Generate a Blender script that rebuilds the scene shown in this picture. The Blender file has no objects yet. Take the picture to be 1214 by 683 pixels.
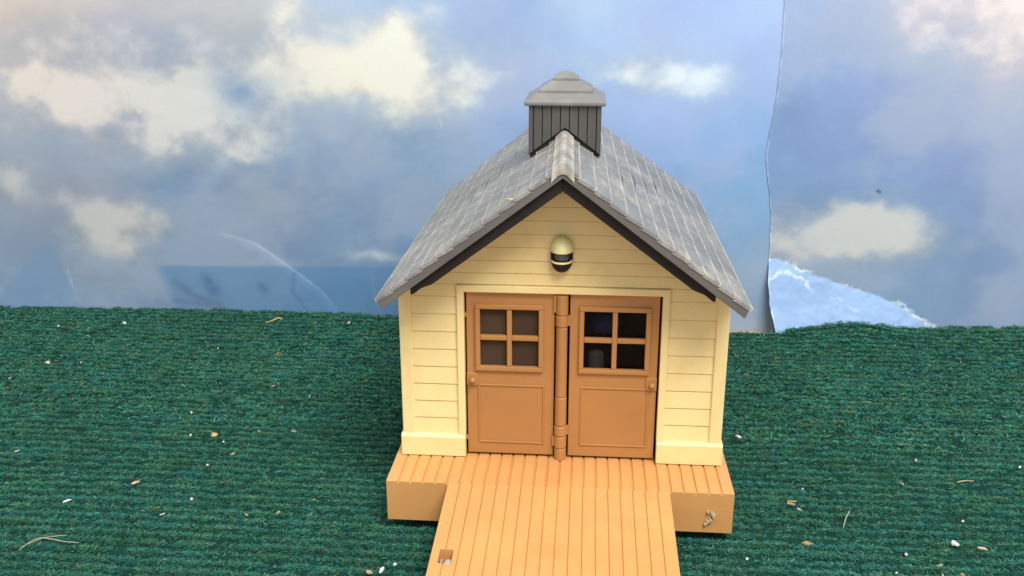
import bpy, bmesh, math, random
import numpy as np
from mathutils import Vector, Matrix
random.seed(4); RNG = np.random.default_rng(4)
C = bpy.context.scene
COL = C.collection
U = 0.09            # one layout unit (half the shed's width) in metres
ZG = -0.30          # layout height of the top of the carpet pile

def W(x, y, z):
    return Vector((x*U, y*U, (z-ZG)*U))

# ------------------------------------------------------------------ camera
cd = bpy.data.cameras.new('camera'); cam = bpy.data.objects.new('camera', cd); COL.objects.link(cam)
r = Vector((0.996887, 0.07884, -0.000606)); u = Vector((-0.023602, 0.305748, 0.95182)); f = Vector((-0.075226, 0.948843, -0.306657))
M = Matrix((r, u, -f)).transposed().to_4x4(); M.translation = W(0.13045, -5.51641, 2.91457)
cam.matrix_world = M
cd.sensor_width = 36; cd.lens = 33.7675; cd.clip_start = 0.01; cd.clip_end = 100
C.camera = cam

# ------------------------------------------------------------------ light of the room
w = bpy.data.worlds.new('World'); C.world = w; w.use_nodes = True
w.node_tree.nodes['Background'].inputs[0].default_value = (0.93, 0.97, 1.0, 1)
w.node_tree.nodes['Background'].inputs[1].default_value = 0.72

def area(name, loc, target, size, power, col):
    l = bpy.data.lights.new(name, 'AREA'); l.shape = 'RECTANGLE'; l.size = size[0]; l.size_y = size[1]
    l.energy = power; l.color = col
    o = bpy.data.objects.new(name, l); COL.objects.link(o); o.location = loc
    o.rotation_euler = (Vector(target)-Vector(loc)).to_track_quat('-Z', 'Y').to_euler()
area('ceiling_panel', (0.54, -0.88, 1.54), (0.0, 0.1, 0.1), (0.95, 0.75), 43, (1.0, 0.975, 0.925))
area('ceiling_panel', (-0.95, -0.30, 1.7), (0.0, 0.15, 0.1), (0.7, 0.7), 10, (1.0, 0.98, 0.94))
C.view_settings.view_transform = 'Standard'; C.view_settings.look = 'None'
C.view_settings.exposure = 0; C.view_settings.gamma = 1

# ------------------------------------------------------------------ materials
def lin(c):
    return tuple(((v/255)/12.92 if v/255 <= 0.04045 else ((v/255+0.055)/1.055)**2.4) for v in c)

class N:
    """small helper round a node tree"""
    def __init__(s, name, rough=0.5, spec=0.5):
        s.m = bpy.data.materials.new(name); s.m.use_nodes = True
        s.t = s.m.node_tree; s.b = s.t.nodes['Principled BSDF']
        s.b.inputs['Roughness'].default_value = rough
        s.b.inputs['Specular IOR Level'].default_value = spec
        tc = s.t.nodes.new('ShaderNodeTexCoord'); mp = s.t.nodes.new('ShaderNodeMapping')
        mp.inputs['Scale'].default_value = (1/U,)*3
        s.link(tc.outputs['Object'], mp.inputs['Vector']); s.co = mp.outputs['Vector']
    def link(s, a, b): s.t.links.new(a, b)
    def noise(s, scale, detail=3, rough=0.55, stretch=None, dist=0.0):
        n = s.t.nodes.new('ShaderNodeTexNoise'); n.inputs['Scale'].default_value = scale
        n.inputs['Detail'].default_value = detail; n.inputs['Roughness'].default_value = rough
        n.inputs['Distortion'].default_value = dist
        co = s.co
        if stretch:
            m = s.t.nodes.new('ShaderNodeMapping'); m.inputs['Scale'].default_value = stretch
            s.link(co, m.inputs['Vector']); co = m.outputs['Vector']
        s.link(co, n.inputs['Vector']); return n.outputs['Fac']
    def ramp(s, fac, stops):
        n = s.t.nodes.new('ShaderNodeValToRGB'); e = n.color_ramp.elements
        while len(e) < len(stops): e.new(0.5)
        for el, (p, c) in zip(e, stops):
            el.position = p; el.color = (*c, 1) if len(c) == 3 else c
        s.link(fac, n.inputs[0]); return n.outputs[0]
    def mix(s, fac, a, b, mode='MIX'):
        n = s.t.nodes.new('ShaderNodeMix'); n.data_type = 'RGBA'; n.blend_type = mode
        for v, i in ((fac, 0), (a, 6), (b, 7)):
            if isinstance(v, (int, float)): n.inputs[i].default_value = v
            elif isinstance(v, tuple): n.inputs[i].default_value = (*v, 1)
            else: s.link(v, n.inputs[i])
        return n.outputs[2]
    def math(s, op, a, b):
        n = s.t.nodes.new('ShaderNodeMath'); n.operation = op; n.use_clamp = True
        for v, i in ((a, 0), (b, 1)):
            if isinstance(v, (int, float)): n.inputs[i].default_value = v
            else: s.link(v, n.inputs[i])
        return n.outputs[0]
    def attr(s, name):
        n = s.t.nodes.new('ShaderNodeAttribute'); n.attribute_name = name; return n
    def color(s, c):
        if isinstance(c, tuple): s.b.inputs['Base Color'].default_value = (*c, 1)
        else: s.link(c, s.b.inputs['Base Color'])
    def bump(s, h, strength, dist):
        n = s.t.nodes.new('ShaderNodeBump'); n.inputs['Strength'].default_value = strength
        n.inputs['Distance'].default_value = dist*U
        s.link(h, n.inputs['Height']); s.link(n.outputs[0], s.b.inputs['Normal'])
    def roughness(s, v): s.link(v, s.b.inputs['Roughness'])

def g3(v): return (v, v, v)
def plastic(name, c, rough=0.45, var=0.12, grain=0.12, dirt=None, spec=0.4):
    n = N(name, rough, spec)
    a = n.noise(2.2, 4, 0.6)
    col = n.ramp(a, [(0.3, tuple(v*(1-var) for v in c)), (0.7, tuple(min(1, v*(1+var*0.5)) for v in c))])
    if dirt:
        d = n.noise(1.3, 6, 0.68, dist=0.6)
        k = n.ramp(d, [(0.52, g3(0)), (0.78, g3(0.6))])
        col = n.mix(k, col, dirt)
        sp = n.noise(38, 2, 0.5); k2 = n.ramp(sp, [(0.70, g3(0)), (0.80, g3(0.35))])
        col = n.mix(k2, col, tuple(v*0.5 for v in dirt))
    n.color(col)
    n.bump(n.noise(140, 2, 0.5), grain, 0.004)
    rr = n.noise(3.5, 4, 0.6); n.roughness(n.ramp(rr, [(0.3, g3(rough-0.06)), (0.7, g3(rough+0.1))]))
    return n.m

M_YEL = plastic('yellow_plastic', (0.87, 0.70, 0.335), 0.42, 0.06, dirt=(0.70, 0.48, 0.17))
M_DOOR = plastic('brown_plastic', (0.435, 0.203, 0.065), 0.42, 0.08)
M_DECK = plastic('tan_plastic', (0.63, 0.315, 0.108), 0.40, 0.10, dirt=(0.52, 0.24, 0.08))
M_DARK = plastic('black_plastic', (0.016, 0.014, 0.013), 0.6, 0.2, spec=0.25)
M_GREY = plastic('dark_grey_plastic', (0.080, 0.075, 0.068), 0.42, 0.12, dirt=(0.13, 0.12, 0.10))
M_CAP = plastic('grey_plastic', (0.185, 0.182, 0.176), 0.4, 0.10, dirt=(0.4, 0.38, 0.34))
M_CREAM = plastic('cream_plastic', (0.90, 0.80, 0.40), 0.38, 0.05)
M_BLACK = plastic('hollow_shade', (0.006, 0.006, 0.007), 0.7, 0.1)
M_PIN = plastic('pale_metal', (0.42, 0.40, 0.38), 0.35, 0.15)
M_FILM = plastic('brown_film', (0.075, 0.050, 0.031), 0.6, 0.25, spec=0.04)
M_EDGE = plastic('bare_grey_plastic', (0.118, 0.112, 0.105), 0.5, 0.15, dirt=(0.20, 0.185, 0.165))
M_BOARD = plastic('tan_board', (0.55, 0.36, 0.20), 0.7, 0.15, dirt=(0.35, 0.22, 0.12))
M_BULB = plastic('bulb_grey', (0.13, 0.125, 0.125), 0.3, 0.1)

def mat_roof():
    n = N('weathered_roof_paint', 0.5, 0.45)
    base = n.ramp(n.noise(1.6, 3, 0.5), [(0.3, (0.155, 0.159, 0.164)), (0.7, (0.205, 0.207, 0.206))])
    at = n.attr('wear'); tint = n.attr('tint')
    base = n.mix(0.55, base, tint.outputs['Color'], 'MULTIPLY')
    st = n.noise(9, 6, 0.75, (0.9, 0.35, 0.9), 0.4)              # brushed pale streaks running with the ridge
    k = n.ramp(st, [(0.46, g3(0)), (0.72, g3(0.68))])
    big = n.ramp(n.noise(1.5, 3, 0.6), [(0.36, g3(0.15)), (0.62, g3(1.0))])
    k = n.math('MULTIPLY', k, big)
    col = n.mix(k, base, (0.50, 0.455, 0.38))
    st2 = n.noise(5, 5, 0.7)
    e = n.math('MULTIPLY', at.outputs['Fac'], n.ramp(st2, [(0.34, g3(0.12)), (0.60, g3(0.92))]))
    col = n.mix(e, col, (0.62, 0.565, 0.47))
    sp = n.noise(26, 3, 0.6); col = n.mix(n.ramp(sp, [(0.64, g3(0)), (0.78, g3(0.25))]), col, (0.11, 0.11, 0.11))
    n.color(col); n.bump(n.noise(22, 5, 0.7, (0.6, 0.2, 0.6)), 0.3, 0.012)
    n.roughness(n.ramp(st, [(0.3, g3(0.42)), (0.7, g3(0.62))]))
    return n.m
M_ROOF = mat_roof()

def mat_glass():
    n = N('dark_pane', 0.12, 0.12)
    n.color((0.004, 0.0045, 0.006))
    tr = n.t.nodes.new('ShaderNodeBsdfTransparent'); mx = n.t.nodes.new('ShaderNodeMixShader')
    mx.inputs[0].default_value = 0.40
    n.link(tr.outputs[0], mx.inputs[1]); n.link(n.b.outputs[0], mx.inputs[2])
    n.link(mx.outputs[0], n.t.nodes['Material Output'].inputs[0])
    return n.m
M_GLASS = mat_glass()

# ------------------------------------------------------------------ object helpers (layout units in, metres out)
BASE = {}
def thing(name, label, cat, loc, group=None):
    o = bpy.data.objects.new(name, None); COL.objects.link(o); o.empty_display_size = 0.01
    o.location = W(*loc); o['label'] = label; o['category'] = cat
    if group: o['group'] = group
    BASE[o.name] = Vector(o.location); return o

def obj(name, bm, mat, parent=None, bevel=0.0, label=None, smooth=False, recalc=True):
    if recalc: bmesh.ops.recalc_face_normals(bm, faces=bm.faces)
    root = parent
    while root is not None and root.parent is not None: root = root.parent
    base = BASE[root.name] if root is not None else Vector((0, 0, 0))
    for v in bm.verts: v.co = W(*v.co) - base
    me = bpy.data.meshes.new(name); bm.to_mesh(me); bm.free()
    for m_ in (mat if isinstance(mat, (list, tuple)) else [mat]): me.materials.append(m_)
    if smooth:
        for p in me.polygons: p.use_smooth = True
    o = bpy.data.objects.new(name, me); COL.objects.link(o)
    if parent is not None: o.parent = parent
    if bevel:
        b = o.modifiers.new('bevel', 'BEVEL'); b.width = bevel*U; b.segments = 2; b.limit_method = 'ANGLE'; b.angle_limit = math.radians(35)
    if label: o['label'] = label
    return o

def box(bm, x0, x1, y0, y1, z0, z1):
    v = [bm.verts.new(p) for p in ((x0,y0,z0),(x1,y0,z0),(x1,y1,z0),(x0,y1,z0),(x0,y0,z1),(x1,y0,z1),(x1,y1,z1),(x0,y1,z1))]
    for q in ((0,3,2,1),(4,5,6,7),(0,1,5,4),(1,2,6,5),(2,3,7,6),(3,0,4,7)): bm.faces.new([v[i] for i in q])

def prism_y(bm, poly, y0, y1):
    """polygon in (x, z) pushed along y"""
    a = [bm.verts.new((x, y0, z)) for x, z in poly]; b = [bm.verts.new((x, y1, z)) for x, z in poly]
    n = len(poly); bm.faces.new(a); bm.faces.new(b[::-1])
    for i in range(n): bm.faces.new((a[i], b[i], b[(i+1) % n], a[(i+1) % n]))

def prism_x(bm, poly, x0, x1):
    """polygon in (y, z) pushed along x"""
    a = [bm.verts.new((x0, y, z)) for y, z in poly]; b = [bm.verts.new((x1, y, z)) for y, z in poly]
    n = len(poly); bm.faces.new(a); bm.faces.new(b[::-1])
    for i in range(n): bm.faces.new((a[i], b[i], b[(i+1) % n], a[(i+1) % n]))

def cyl(bm, c, rr, z0, z1, n=28, ch=0.004):
    rings = []
    for z, q in ((z0, rr-ch), (z0+ch, rr), (z1-ch, rr), (z1, rr-ch)):
        rings.append([bm.verts.new((c[0]+q*math.cos(2*math.pi*i/n), c[1]+q*math.sin(2*math.pi*i/n), z)) for i in range(n)])
    bm.faces.new(rings[0][::-1]); bm.faces.new(rings[-1])
    for a, b in zip(rings, rings[1:]):
        for i in range(n): bm.faces.new((a[i], a[(i+1) % n], b[(i+1) % n], b[i]))

def ellipsoid(bm, c, rad, lo=-90, hi=90, nu=32, nv=12, close=True):
    rings = []
    for j in range(nv+1):
        a = math.radians(lo + (hi-lo)*j/nv); k = max(math.cos(a), 1e-4)
        rings.append([bm.verts.new((c[0]+rad[0]*k*math.cos(2*math.pi*i/nu), c[1]+rad[1]*k*math.sin(2*math.pi*i/nu), c[2]+rad[2]*math.sin(a))) for i in range(nu)])
    for a, b in zip(rings, rings[1:]):
        for i in range(nu): bm.faces.new((a[i], a[(i+1) % nu], b[(i+1) % nu], b[i]))
    if close: bm.faces.new(rings[0][::-1]); bm.faces.new(rings[-1])

def torus(bm, c, rx, ry, t, n=40, k=8):
    rings = []
    for i in range(n):
        a = 2*math.pi*i/n; rings.append([])
        for j in range(k):
            b = 2*math.pi*j/k; q = t*math.cos(b)
            rings[-1].append(bm.verts.new((c[0]+(rx+q)*math.cos(a), c[1]+(ry+q)*math.sin(a), c[2]+t*math.sin(b))))
    for i in range(n):
        A, B = rings[i], rings[(i+1) % n]
        for j in range(k): bm.faces.new((A[j], B[j], B[(j+1) % k], A[(j+1) % k]))

# ================================================================== the toy shed
SHED = thing('toy_shed', 'toy yellow clapboard shed with brown double doors, grey shingle roof and dark cupola', 'toy shed', (0, 1.0, ZG-0.02))
SL = 0.752                                   # roof rise per unit run
YF, YR, XE = -0.386, 2.60, 1.0488            # roof front, roof rear, eave half-width
ZR = 1.950                                   # ridge of the slab below the shingles
TH = 0.066                                   # vertical thickness of the slab
def zun(x): return ZR-TH-0.004-SL*abs(x)     # underside of the roof
DEP = 2.32                                   # depth of the walls

# walls
bm = bmesh.new()
box(bm, -0.985, -0.605, 0.0, 0.06, 0, 1.12)
box(bm, 0.605, 0.985, 0.0, 0.06, 0, 1.12)
gx = (zun(0)-1.12)/SL
prism_y(bm, [(-0.985, 1.12), (-0.605, 1.12), (0.605, 1.12), (0.985, 1.12), (0.985, zun(0.985)), (0, zun(0)), (-0.985, zun(0.985))], 0.0, 0.06)
prism_y(bm, [(-0.985, 0), (0.985, 0), (0.985, zun(0.985)), (0, zun(0)), (-0.985, zun(0.985))], DEP-0.06, DEP)
box(bm, -0.985, -0.93, 0.06, DEP-0.06, 0, zun(0.985))
box(bm, 0.93, 0.985, 0.06, DEP-0.06, 0, zun(0.985))
WALL = obj('wall', bm, M_YEL, SHED)
# clapboards: each board a slim slab with its lower edge proud of the one below
bm = bmesh.new()
def board(x0, x1, z0, z1, xa=None, xb=None):
    g = 0.0026
    xa = x0 if xa is None else xa; xb = x1 if xb is None else xb
    p = [(x0,-0.0105,z0+g),(x1,-0.0105,z0+g),(xb,-0.006,z1-g),(xa,-0.006,z1-g)]
    a = [bm.verts.new(v) for v in p]; b = [bm.verts.new((v[0], 0.012, v[2])) for v in p]
    bm.faces.new(a); bm.faces.new(b[::-1])
    for i in range(4): bm.faces.new((a[i], b[i], b[(i+1) % 4], a[(i+1) % 4]))
zs = [0.140+0.1165*k for k in range(9)]
for z0, z1 in zip(zs, zs[1:]+[1.152]):
    board(-0.93, -0.642, z0, z1); board(0.642, 0.93, z0, z1)
zs = [1.152, 1.225, 1.305, 1.389, 1.472, 1.556, 1.64, 1.724, 1.80]
for z0, z1 in zip(zs, zs[1:]):
    h = lambda z: min(0.93, max(0.004, (zun(0)-z)/SL))
    board(-h(z0), h(z0), z0, z1, -h(z1), h(z1))
obj('clapboard', bm, M_YEL, SHED, 0.003)
for s in (-1, 1):
    bm = bmesh.new()
    for k in range(10):
        z0 = 0.01+k*0.1165
        prism_y(bm, [(s*0.98, z0+0.0035), (s*0.9985, z0+0.0035), (s*0.993, min(z0+0.113, 1.135)), (s*0.98, min(z0+0.113, 1.135))], 0.012, DEP-0.012)
    obj('side_clapboard', bm, M_YEL, SHED, 0.003)
for s in (-1, 1):
    bm = bmesh.new()
    prism_y(bm, [(s*0.927, 0.10), (s*1.004, 0.10), (s*1.004, zun(1.004)-0.01), (s*0.927, zun(0.927)-0.01)], -0.022, 0.045)
    obj('corner_trim', bm, M_YEL, SHED, 0.006)
    bm = bmesh.new()
    a, b = sorted((s*0.603, s*1.014))
    prism_x(bm, [(0.05, 0.004), (-0.040, 0.004), (-0.040, 0.136), (-0.020, 0.150), (0.05, 0.150)], a, b)
    obj('baseboard', bm, M_YEL, SHED, 0.004)
bm = bmesh.new()
prism_y(bm, [(-0.645, 0.147), (-0.601, 0.147), (-0.601, 1.106), (0.601, 1.106), (0.601, 0.147), (0.645, 0.147), (0.645, 1.150), (-0.645, 1.150)], -0.026, 0.07)
obj('door_frame', bm, M_YEL, SHED, 0.005)

# doors
def door(x0, x1, wx0, wx1, px0, px1, kx, pane_mat, pane_label, glass):
    z0, z1, wz0, wz1 = 0.016, 1.100, 0.590, 1.026
    yf = 0.004
    bm = bmesh.new()
    xs = [x0, wx0+0.012, wx1-0.012, x1]; zz = [z0, wz0+0.012, wz1-0.012, z1]
    gv = {}
    for d, y in ((0, yf), (1, yf+0.045)):
        for i, x in enumerate(xs):
            for j, z in enumerate(zz): gv[d, i, j] = bm.verts.new((x, y, z))
    for i in range(3):
        for j in range(3):
            if (i, j) == (1, 1): continue
            for d in (0, 1): bm.faces.new((gv[d,i,j], gv[d,i+1,j], gv[d,i+1,j+1], gv[d,i,j+1]))
    ring = [(0,0),(1,0),(2,0),(3,0),(3,1),(3,2),(3,3),(2,3),(1,3),(0,3),(0,2),(0,1)]
    for a, b in zip(ring, ring[1:]+ring[:1]): bm.faces.new((gv[0,*a], gv[1,*a], gv[1,*b], gv[0,*b]))
    ring = [(1,1),(2,1),(2,2),(1,2)]
    for a, b in zip(ring, ring[1:]+ring[:1]): bm.faces.new((gv[0,*a], gv[1,*a], gv[1,*b], gv[0,*b]))
    D = obj('door', bm, M_DOOR, SHED, 0.004)
    bm = bmesh.new()
    t = 0.030
    prism_y(bm, [(wx0, wz0), (wx1, wz0), (wx1, wz0+t), (wx0, wz0+t)], -0.016, 0.02)
    prism_y(bm, [(wx0, wz1-t), (wx1, wz1-t), (wx1, wz1), (wx0, wz1)], -0.016, 0.02)
    prism_y(bm, [(wx0, wz0+t), (wx0+t, wz0+t), (wx0+t, wz1-t), (wx0, wz1-t)], -0.016, 0.02)
    prism_y(bm, [(wx1-t, wz0+t), (wx1, wz0+t), (wx1, wz1-t), (wx1-t, wz1-t)], -0.016, 0.02)
    mx, mz = (wx0+wx1)/2, (wz0+wz1)/2
    box(bm, mx-0.0155, mx+0.0155, -0.009, 0.022, wz0+t, wz1-t)
    box(bm, wx0+t, mx-0.0155, -0.009, 0.022, mz-0.0155, mz+0.0155)
    box(bm, mx+0.0155, wx1-t, -0.009, 0.022, mz-0.0155, mz+0.0155)
    obj('window_frame', bm, M_DOOR, D, 0.005)
    bm = bmesh.new(); box(bm, wx0+0.014, wx1-0.014, 0.026, 0.034, wz0+0.014, wz1-0.014)
    obj('pane', bm, pane_mat, D, label=pane_label)
    # lower panel: a raised bead round a flat field
    bm = bmesh.new(); q = 0.012
    for a, b, c, d in ((px0, px1, 0.092, 0.092+q), (px0, px1, 0.495-q, 0.495), (px0, px0+q, 0.092+q, 0.495-q), (px1-q, px1, 0.092+q, 0.495-q)):
        box(bm, a, b, -0.003, 0.006, c, d)
    obj('panel', bm, M_DOOR, D, 0.005)
    bm = bmesh.new()
    box(bm, kx-0.034, kx+0.034, -0.008, 0.008, 0.485, 0.572)
    ellipsoid(bm, (kx+0.004, -0.024, 0.528), (0.020, 0.022, 0.020), nu=16, nv=8)
    obj('handle', bm, M_DOOR, D, 0.004)
    return D
DL = door(-0.589, -0.046, -0.534, -0.113, -0.521, -0.103, -0.556, M_FILM, 'dull dark brown panes filling the window', False)
DR = door(0.047, 0.588, 0.104, 0.538, 0.119, 0.543, 0.555, M_GLASS, 'glossy black panes', True)
# hinge post between the doors
bm = bmesh.new()
hx, hy = -0.001, -0.006
for z0, z1, rr in ((-0.004, 0.078, 0.038), (0.084, 0.162, 0.039), (0.168, 0.232, 0.040), (0.238, 0.43, 0.0365), (0.434, 0.895, 0.0345), (0.900, 0.968, 0.039), (0.974, 1.096, 0.037)):
    cyl(bm, (hx, hy), rr, z0, z1)
cyl(bm, (hx, hy), 0.030, 0.0, 1.09)
for z0, z1 in ((0.903, 0.965), (0.172, 0.228)): box(bm, hx+0.01, 0.050, -0.012, 0.012, z0, z1)
for z0, z1 in ((0.985, 1.094), (0.09, 0.156)): box(bm, -0.052, hx-0.01, -0.012, 0.012, z0, z1)
obj('hinge_post', bm, M_DOOR, SHED)
for z in (0.95, 0.12):
    bm = bmesh.new(); box(bm, -0.606, -0.586, 0.006, 0.03, z-0.014, z+0.014); obj('door_catch', bm, M_DOOR, SHED)
# hollow inside: black sheets added to stand in for the interior shade, and a rounded dark object
bm = bmesh.new()
box(bm, -0.62, -0.028, 0.058, 0.066, 0.02, 1.11); box(bm, -0.928, 0.928, 1.0, 1.02, 0.004, 1.13)
box(bm, -0.926, -0.90, 0.07, 0.99, 0.004, 1.1); box(bm, 0.90, 0.926, 0.07, 0.99, 0.004, 1.1); box(bm, -0.89, 0.89, 0.075, 0.99, 0.004, 0.014)
obj('shade_lining', bm, M_BLACK, SHED)

# deck and ramp: grooved planks as one profile
def grooved(x0, n, bw, top, bottom, gw=0.0065, gd=0.011):
    p = [(x0, bottom), (x0, top)]
    for k in range(1, n):
        x = x0+k*bw
        p += [(x-gw, top), (x-gw*0.55, top-gd), (x+gw*0.55, top-gd), (x+gw, top)]
    return p + [(x0+n*bw, top), (x0+n*bw, bottom)]
BW = 2.0976/28
bm = bmesh.new()
prism_y(bm, grooved(-1.0488, 28, BW, 0.0, -0.268, 0.0070, 0.011), -0.376, DEP+0.10)
obj('deck', bm, M_DECK, SHED, 0.0025)
bm = bmesh.new(); box(bm, -0.86, 0.86, 0.05, DEP-0.1, ZG-0.10, -0.2675); obj('plinth', bm, M_DARK, SHED)
RA = 0.0874
bm = bmesh.new()
prism_y(bm, grooved(-0.667, 18, 1.334/18, 0.0, -0.10, 0.0030, 0.008), -3.1, 0.0)
for v in bm.verts:
    t = -v.co.y; v.co.y = -0.3765 - t*math.cos(RA); v.co.z = v.co.z - t*math.sin(RA) - 0.0004
RAMP = obj('ramp', bm, M_DECK, SHED, 0.0012)
bm = bmesh.new(); box(bm, -0.622, -0.5475, -1.117, -1.000, -0.3, 0.3)
cut = obj('cutter', bm, M_DECK, SHED)
md = RAMP.modifiers.new('slot', 'BOOLEAN'); md.object = cut; md.operation = 'DIFFERENCE'; md.solver = 'EXACT'
bpy.context.view_layer.update()
dg = bpy.context.evaluated_depsgraph_get()
me = bpy.data.meshes.new_from_object(RAMP.evaluated_get(dg)); RAMP.modifiers.clear(); RAMP.data = me
bpy.data.objects.remove(cut)
bm = bmesh.new()
box(bm, -0.640, -0.53, -1.14, -0.98, -0.20, -0.150)
ellipsoid(bm, (-0.568, -1.080, -0.098), (0.026, 0.034, 0.028), nu=18, nv=8)
box(bm, -0.612, -0.604, -1.10, -1.04, -0.150, -0.090)
obj('peg', bm, M_PIN, RAMP, label='pale grey peg seen in the slot of the ramp')

# roof
def shear(x, y, z):
    k = max(0.0, (z-1.15)/(ZR-1.15)); return x - 0.02*(y-YF)*k
bm = bmesh.new()
prism_y(bm, [(-XE, ZR-SL*XE), (0, ZR), (XE, ZR-SL*XE), (XE-0.022, ZR-SL*XE-0.055), (0, ZR-TH), (-XE+0.022, ZR-SL*XE-0.055)], YF+0.004, YR-0.004)
for v in bm.verts: v.co.x = shear(*v.co)
ROOF = obj('roof', bm, M_EDGE, SHED, 0.004)
# shingles, laid in courses from the eave to the ridge
verts, faces, wear, tint = [], [], [], []
NC = 12; L = XE*math.hypot(1, SL)
ux, uz = 1/math.hypot(1, SL), -SL/math.hypot(1, SL); nx, nz = -uz, ux
for s in (-1, 1):
    for c in range(NC):
        a0, a1 = L*c/NC, L*(c+1)/NC+0.004
        if c == NC-1: a1 += 0.010
        y = YF; first = True; cuts = [YF]
        y = YF + random.uniform(0.10, 0.30)
        while y < YR-0.12:
            cuts.append(y); y += random.uniform(0.20, 0.29)
        cuts.append(YR)
        for y0, y1 in zip(cuts, cuts[1:]):
            g = 0.0018; ya, yb = y0+(g if y0 > YF else 0), y1-(g if y1 < YR else 0)
            lift = random.uniform(-0.001, 0.0015); skew = random.uniform(-0.0015, 0.0015); tn = random.uniform(0.80, 1.10)
            we_ = 0.42 if s < 0 else 0.9
            rows = [(a0, 0.004, 0.05), (a0+(a1-a0)*0.88, 0.0125+lift, 0.0), (a1-0.004, 0.0155+lift, we_), (a1, 0.011+lift, we_), (a1-0.001, -0.002, 0.1)]
            cols = [(ya, -0.020, 0.2), (ya, 0.0, 0.75 if s < 0 else 0.22), (ya+0.014, 0.001, 0.0), (yb-0.014, 0.001, 0.0), (yb, 0.0, 0.55 if s < 0 else 0.15), (yb, -0.020, 0.2)]
            if y0 == YF: cols[0] = (ya, -0.02, 0.0); cols[1] = (ya, 0.0, 0.1)
            i0 = len(verts)
            for a, hgt, wr in rows:
                for k, (yy, dh, wc) in enumerate(cols):
                    aa = a + (skew*(k-2.5)/2.5 if a == a1 or a == a1-0.004 else 0)
                    hh = hgt+dh if hgt > 0 else hgt
                    px, pz = ux*aa+nx*hh, ZR+uz*aa+nz*hh
                    px *= s; verts.append((shear(px, yy, pz), yy, pz)); wear.append(max(wr, wc)); tint.append(tn)
            n = len(cols)
            for j in range(len(rows)-1):
                for k in range(n-1):
                    q = (i0+j*n+k, i0+j*n+k+1, i0+(j+1)*n+k+1, i0+(j+1)*n+k); faces.append(q if s > 0 else q[::-1])
# ridge caps
y = YF-0.004
while y < YR-0.01:
    y1 = min(YR, y+random.uniform(0.24, 0.32)); tn = random.uniform(0.8, 1.1)
    i0 = len(verts); prof = [(-0.062, -0.038, 0.7), (-0.058, -0.022, 1.0), (-0.022, 0.012, 0.3), (0, 0.020, 0.8), (0.022, 0.012, 0.3), (0.058, -0.022, 1.0), (0.062, -0.038, 0.7)]
    for yy, dz, wy in ((y, -0.06, 0.2), (y, 0.004, 0.5), (y+0.012, 0.006, 0), (y1-0.003, 0.0, 0.3), (y1-0.003, -0.02, 0.2)):
        for x, z, wx in prof:
            verts.append((shear(x, yy, ZR+z), yy, ZR+z+dz)); wear.append(max(wx, wy)); tint.append(tn)
    for j in range(4):
        for k in range(6): faces.append((i0+j*7+k, i0+j*7+k+1, i0+(j+1)*7+k+1, i0+(j+1)*7+k))
    y = y1
me = bpy.data.meshes.new('shingles')
me.from_pydata([tuple(W(*v)-BASE['toy_shed']) for v in verts], [], faces); me.materials.append(M_ROOF)
at = me.attributes.new('wear', 'FLOAT', 'POINT'); at.data.foreach_set('value', np.array(wear, 'f'))
at = me.attributes.new('tint', 'FLOAT_COLOR', 'POINT')
tt = np.ones((len(tint), 4), 'f'); tt[:, :3] = np.array(tint)[:, None]; at.data.foreach_set('color', tt.ravel())
o = bpy.data.objects.new('shingles', me); COL.objects.link(o); o.parent = ROOF
me = ROOF.data; at = me.attributes.new('tint', 'FLOAT_COLOR', 'POINT'); at.data.foreach_set('color', np.ones(len(me.vertices)*4, 'f')*0.7)
# dark barge boards below the front edge, and their twins at the back
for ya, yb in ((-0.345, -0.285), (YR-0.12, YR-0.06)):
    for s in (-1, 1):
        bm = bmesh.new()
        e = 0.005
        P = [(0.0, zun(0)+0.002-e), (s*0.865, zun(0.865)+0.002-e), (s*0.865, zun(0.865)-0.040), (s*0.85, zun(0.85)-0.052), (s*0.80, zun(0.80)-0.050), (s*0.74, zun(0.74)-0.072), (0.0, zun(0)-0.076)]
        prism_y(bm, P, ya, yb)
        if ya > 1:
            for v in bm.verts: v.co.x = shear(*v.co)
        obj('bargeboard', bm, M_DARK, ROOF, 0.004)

# cupola
CX, CY, CH, CD = -0.022, 0.97, 0.236, 0.236
bm = bmesh.new()
def zroof(x, y): return ZR+0.022-SL*abs(x+0.02*(y-YF)*0.9)
npl = 7
def wallpoly(xa, xb, y):
    pts = [(xa, 2.140), (xb, 2.140)]
    low = [(xa+(xb-xa)*i/6, 0) for i in range(7)]
    return pts + [(x, zroof(x, y)+0.022) for x, _ in low[::-1]]
edges = [-CH, -CH+0.032] + [-CH+0.032+(2*CH-0.064)*i/npl for i in range(1, npl+1)] + [CH]
for xa, xb in zip(edges, edges[1:]):
    for ya, yb in ((CY-CD, CY-CD+0.03), (CY+CD-0.03, CY+CD)):
        dy = 0.006 if xa in (edges[0], edges[-2]) else 0.0
        prism_y(bm, wallpoly(CX+xa+0.0025, CX+xb-0.0025, ya), ya-dy if ya < CY else ya, yb if ya < CY else yb+dy)
for s in (-1, 1):
    for i in range(8):
        ya = CY-CD+0.032+(2*CD-0.064)*i/8; yb = CY-CD+0.032+(2*CD-0.064)*(i+1)/8
        x0, x1 = sorted((CX+s*CH, CX+s*(CH-0.03)))
        zl = min(zroof(x0, CY), zroof(x1, CY))+0.012
        box(bm, x0, x1, ya+0.0025, yb-0.0025, zl, 2.140)
CUP = obj('cupola', bm, M_GREY, SHED, 0.003)
bm = bmesh.new()
prism_y(bm, [(CX-CH+0.012, 2.12), (CX+CH-0.012, 2.12), (CX+CH-0.012, zun(CH)), (CX, zun(0)), (CX-CH+0.012, zun(CH))], CY-CD+0.012, CY+CD-0.012)
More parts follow.
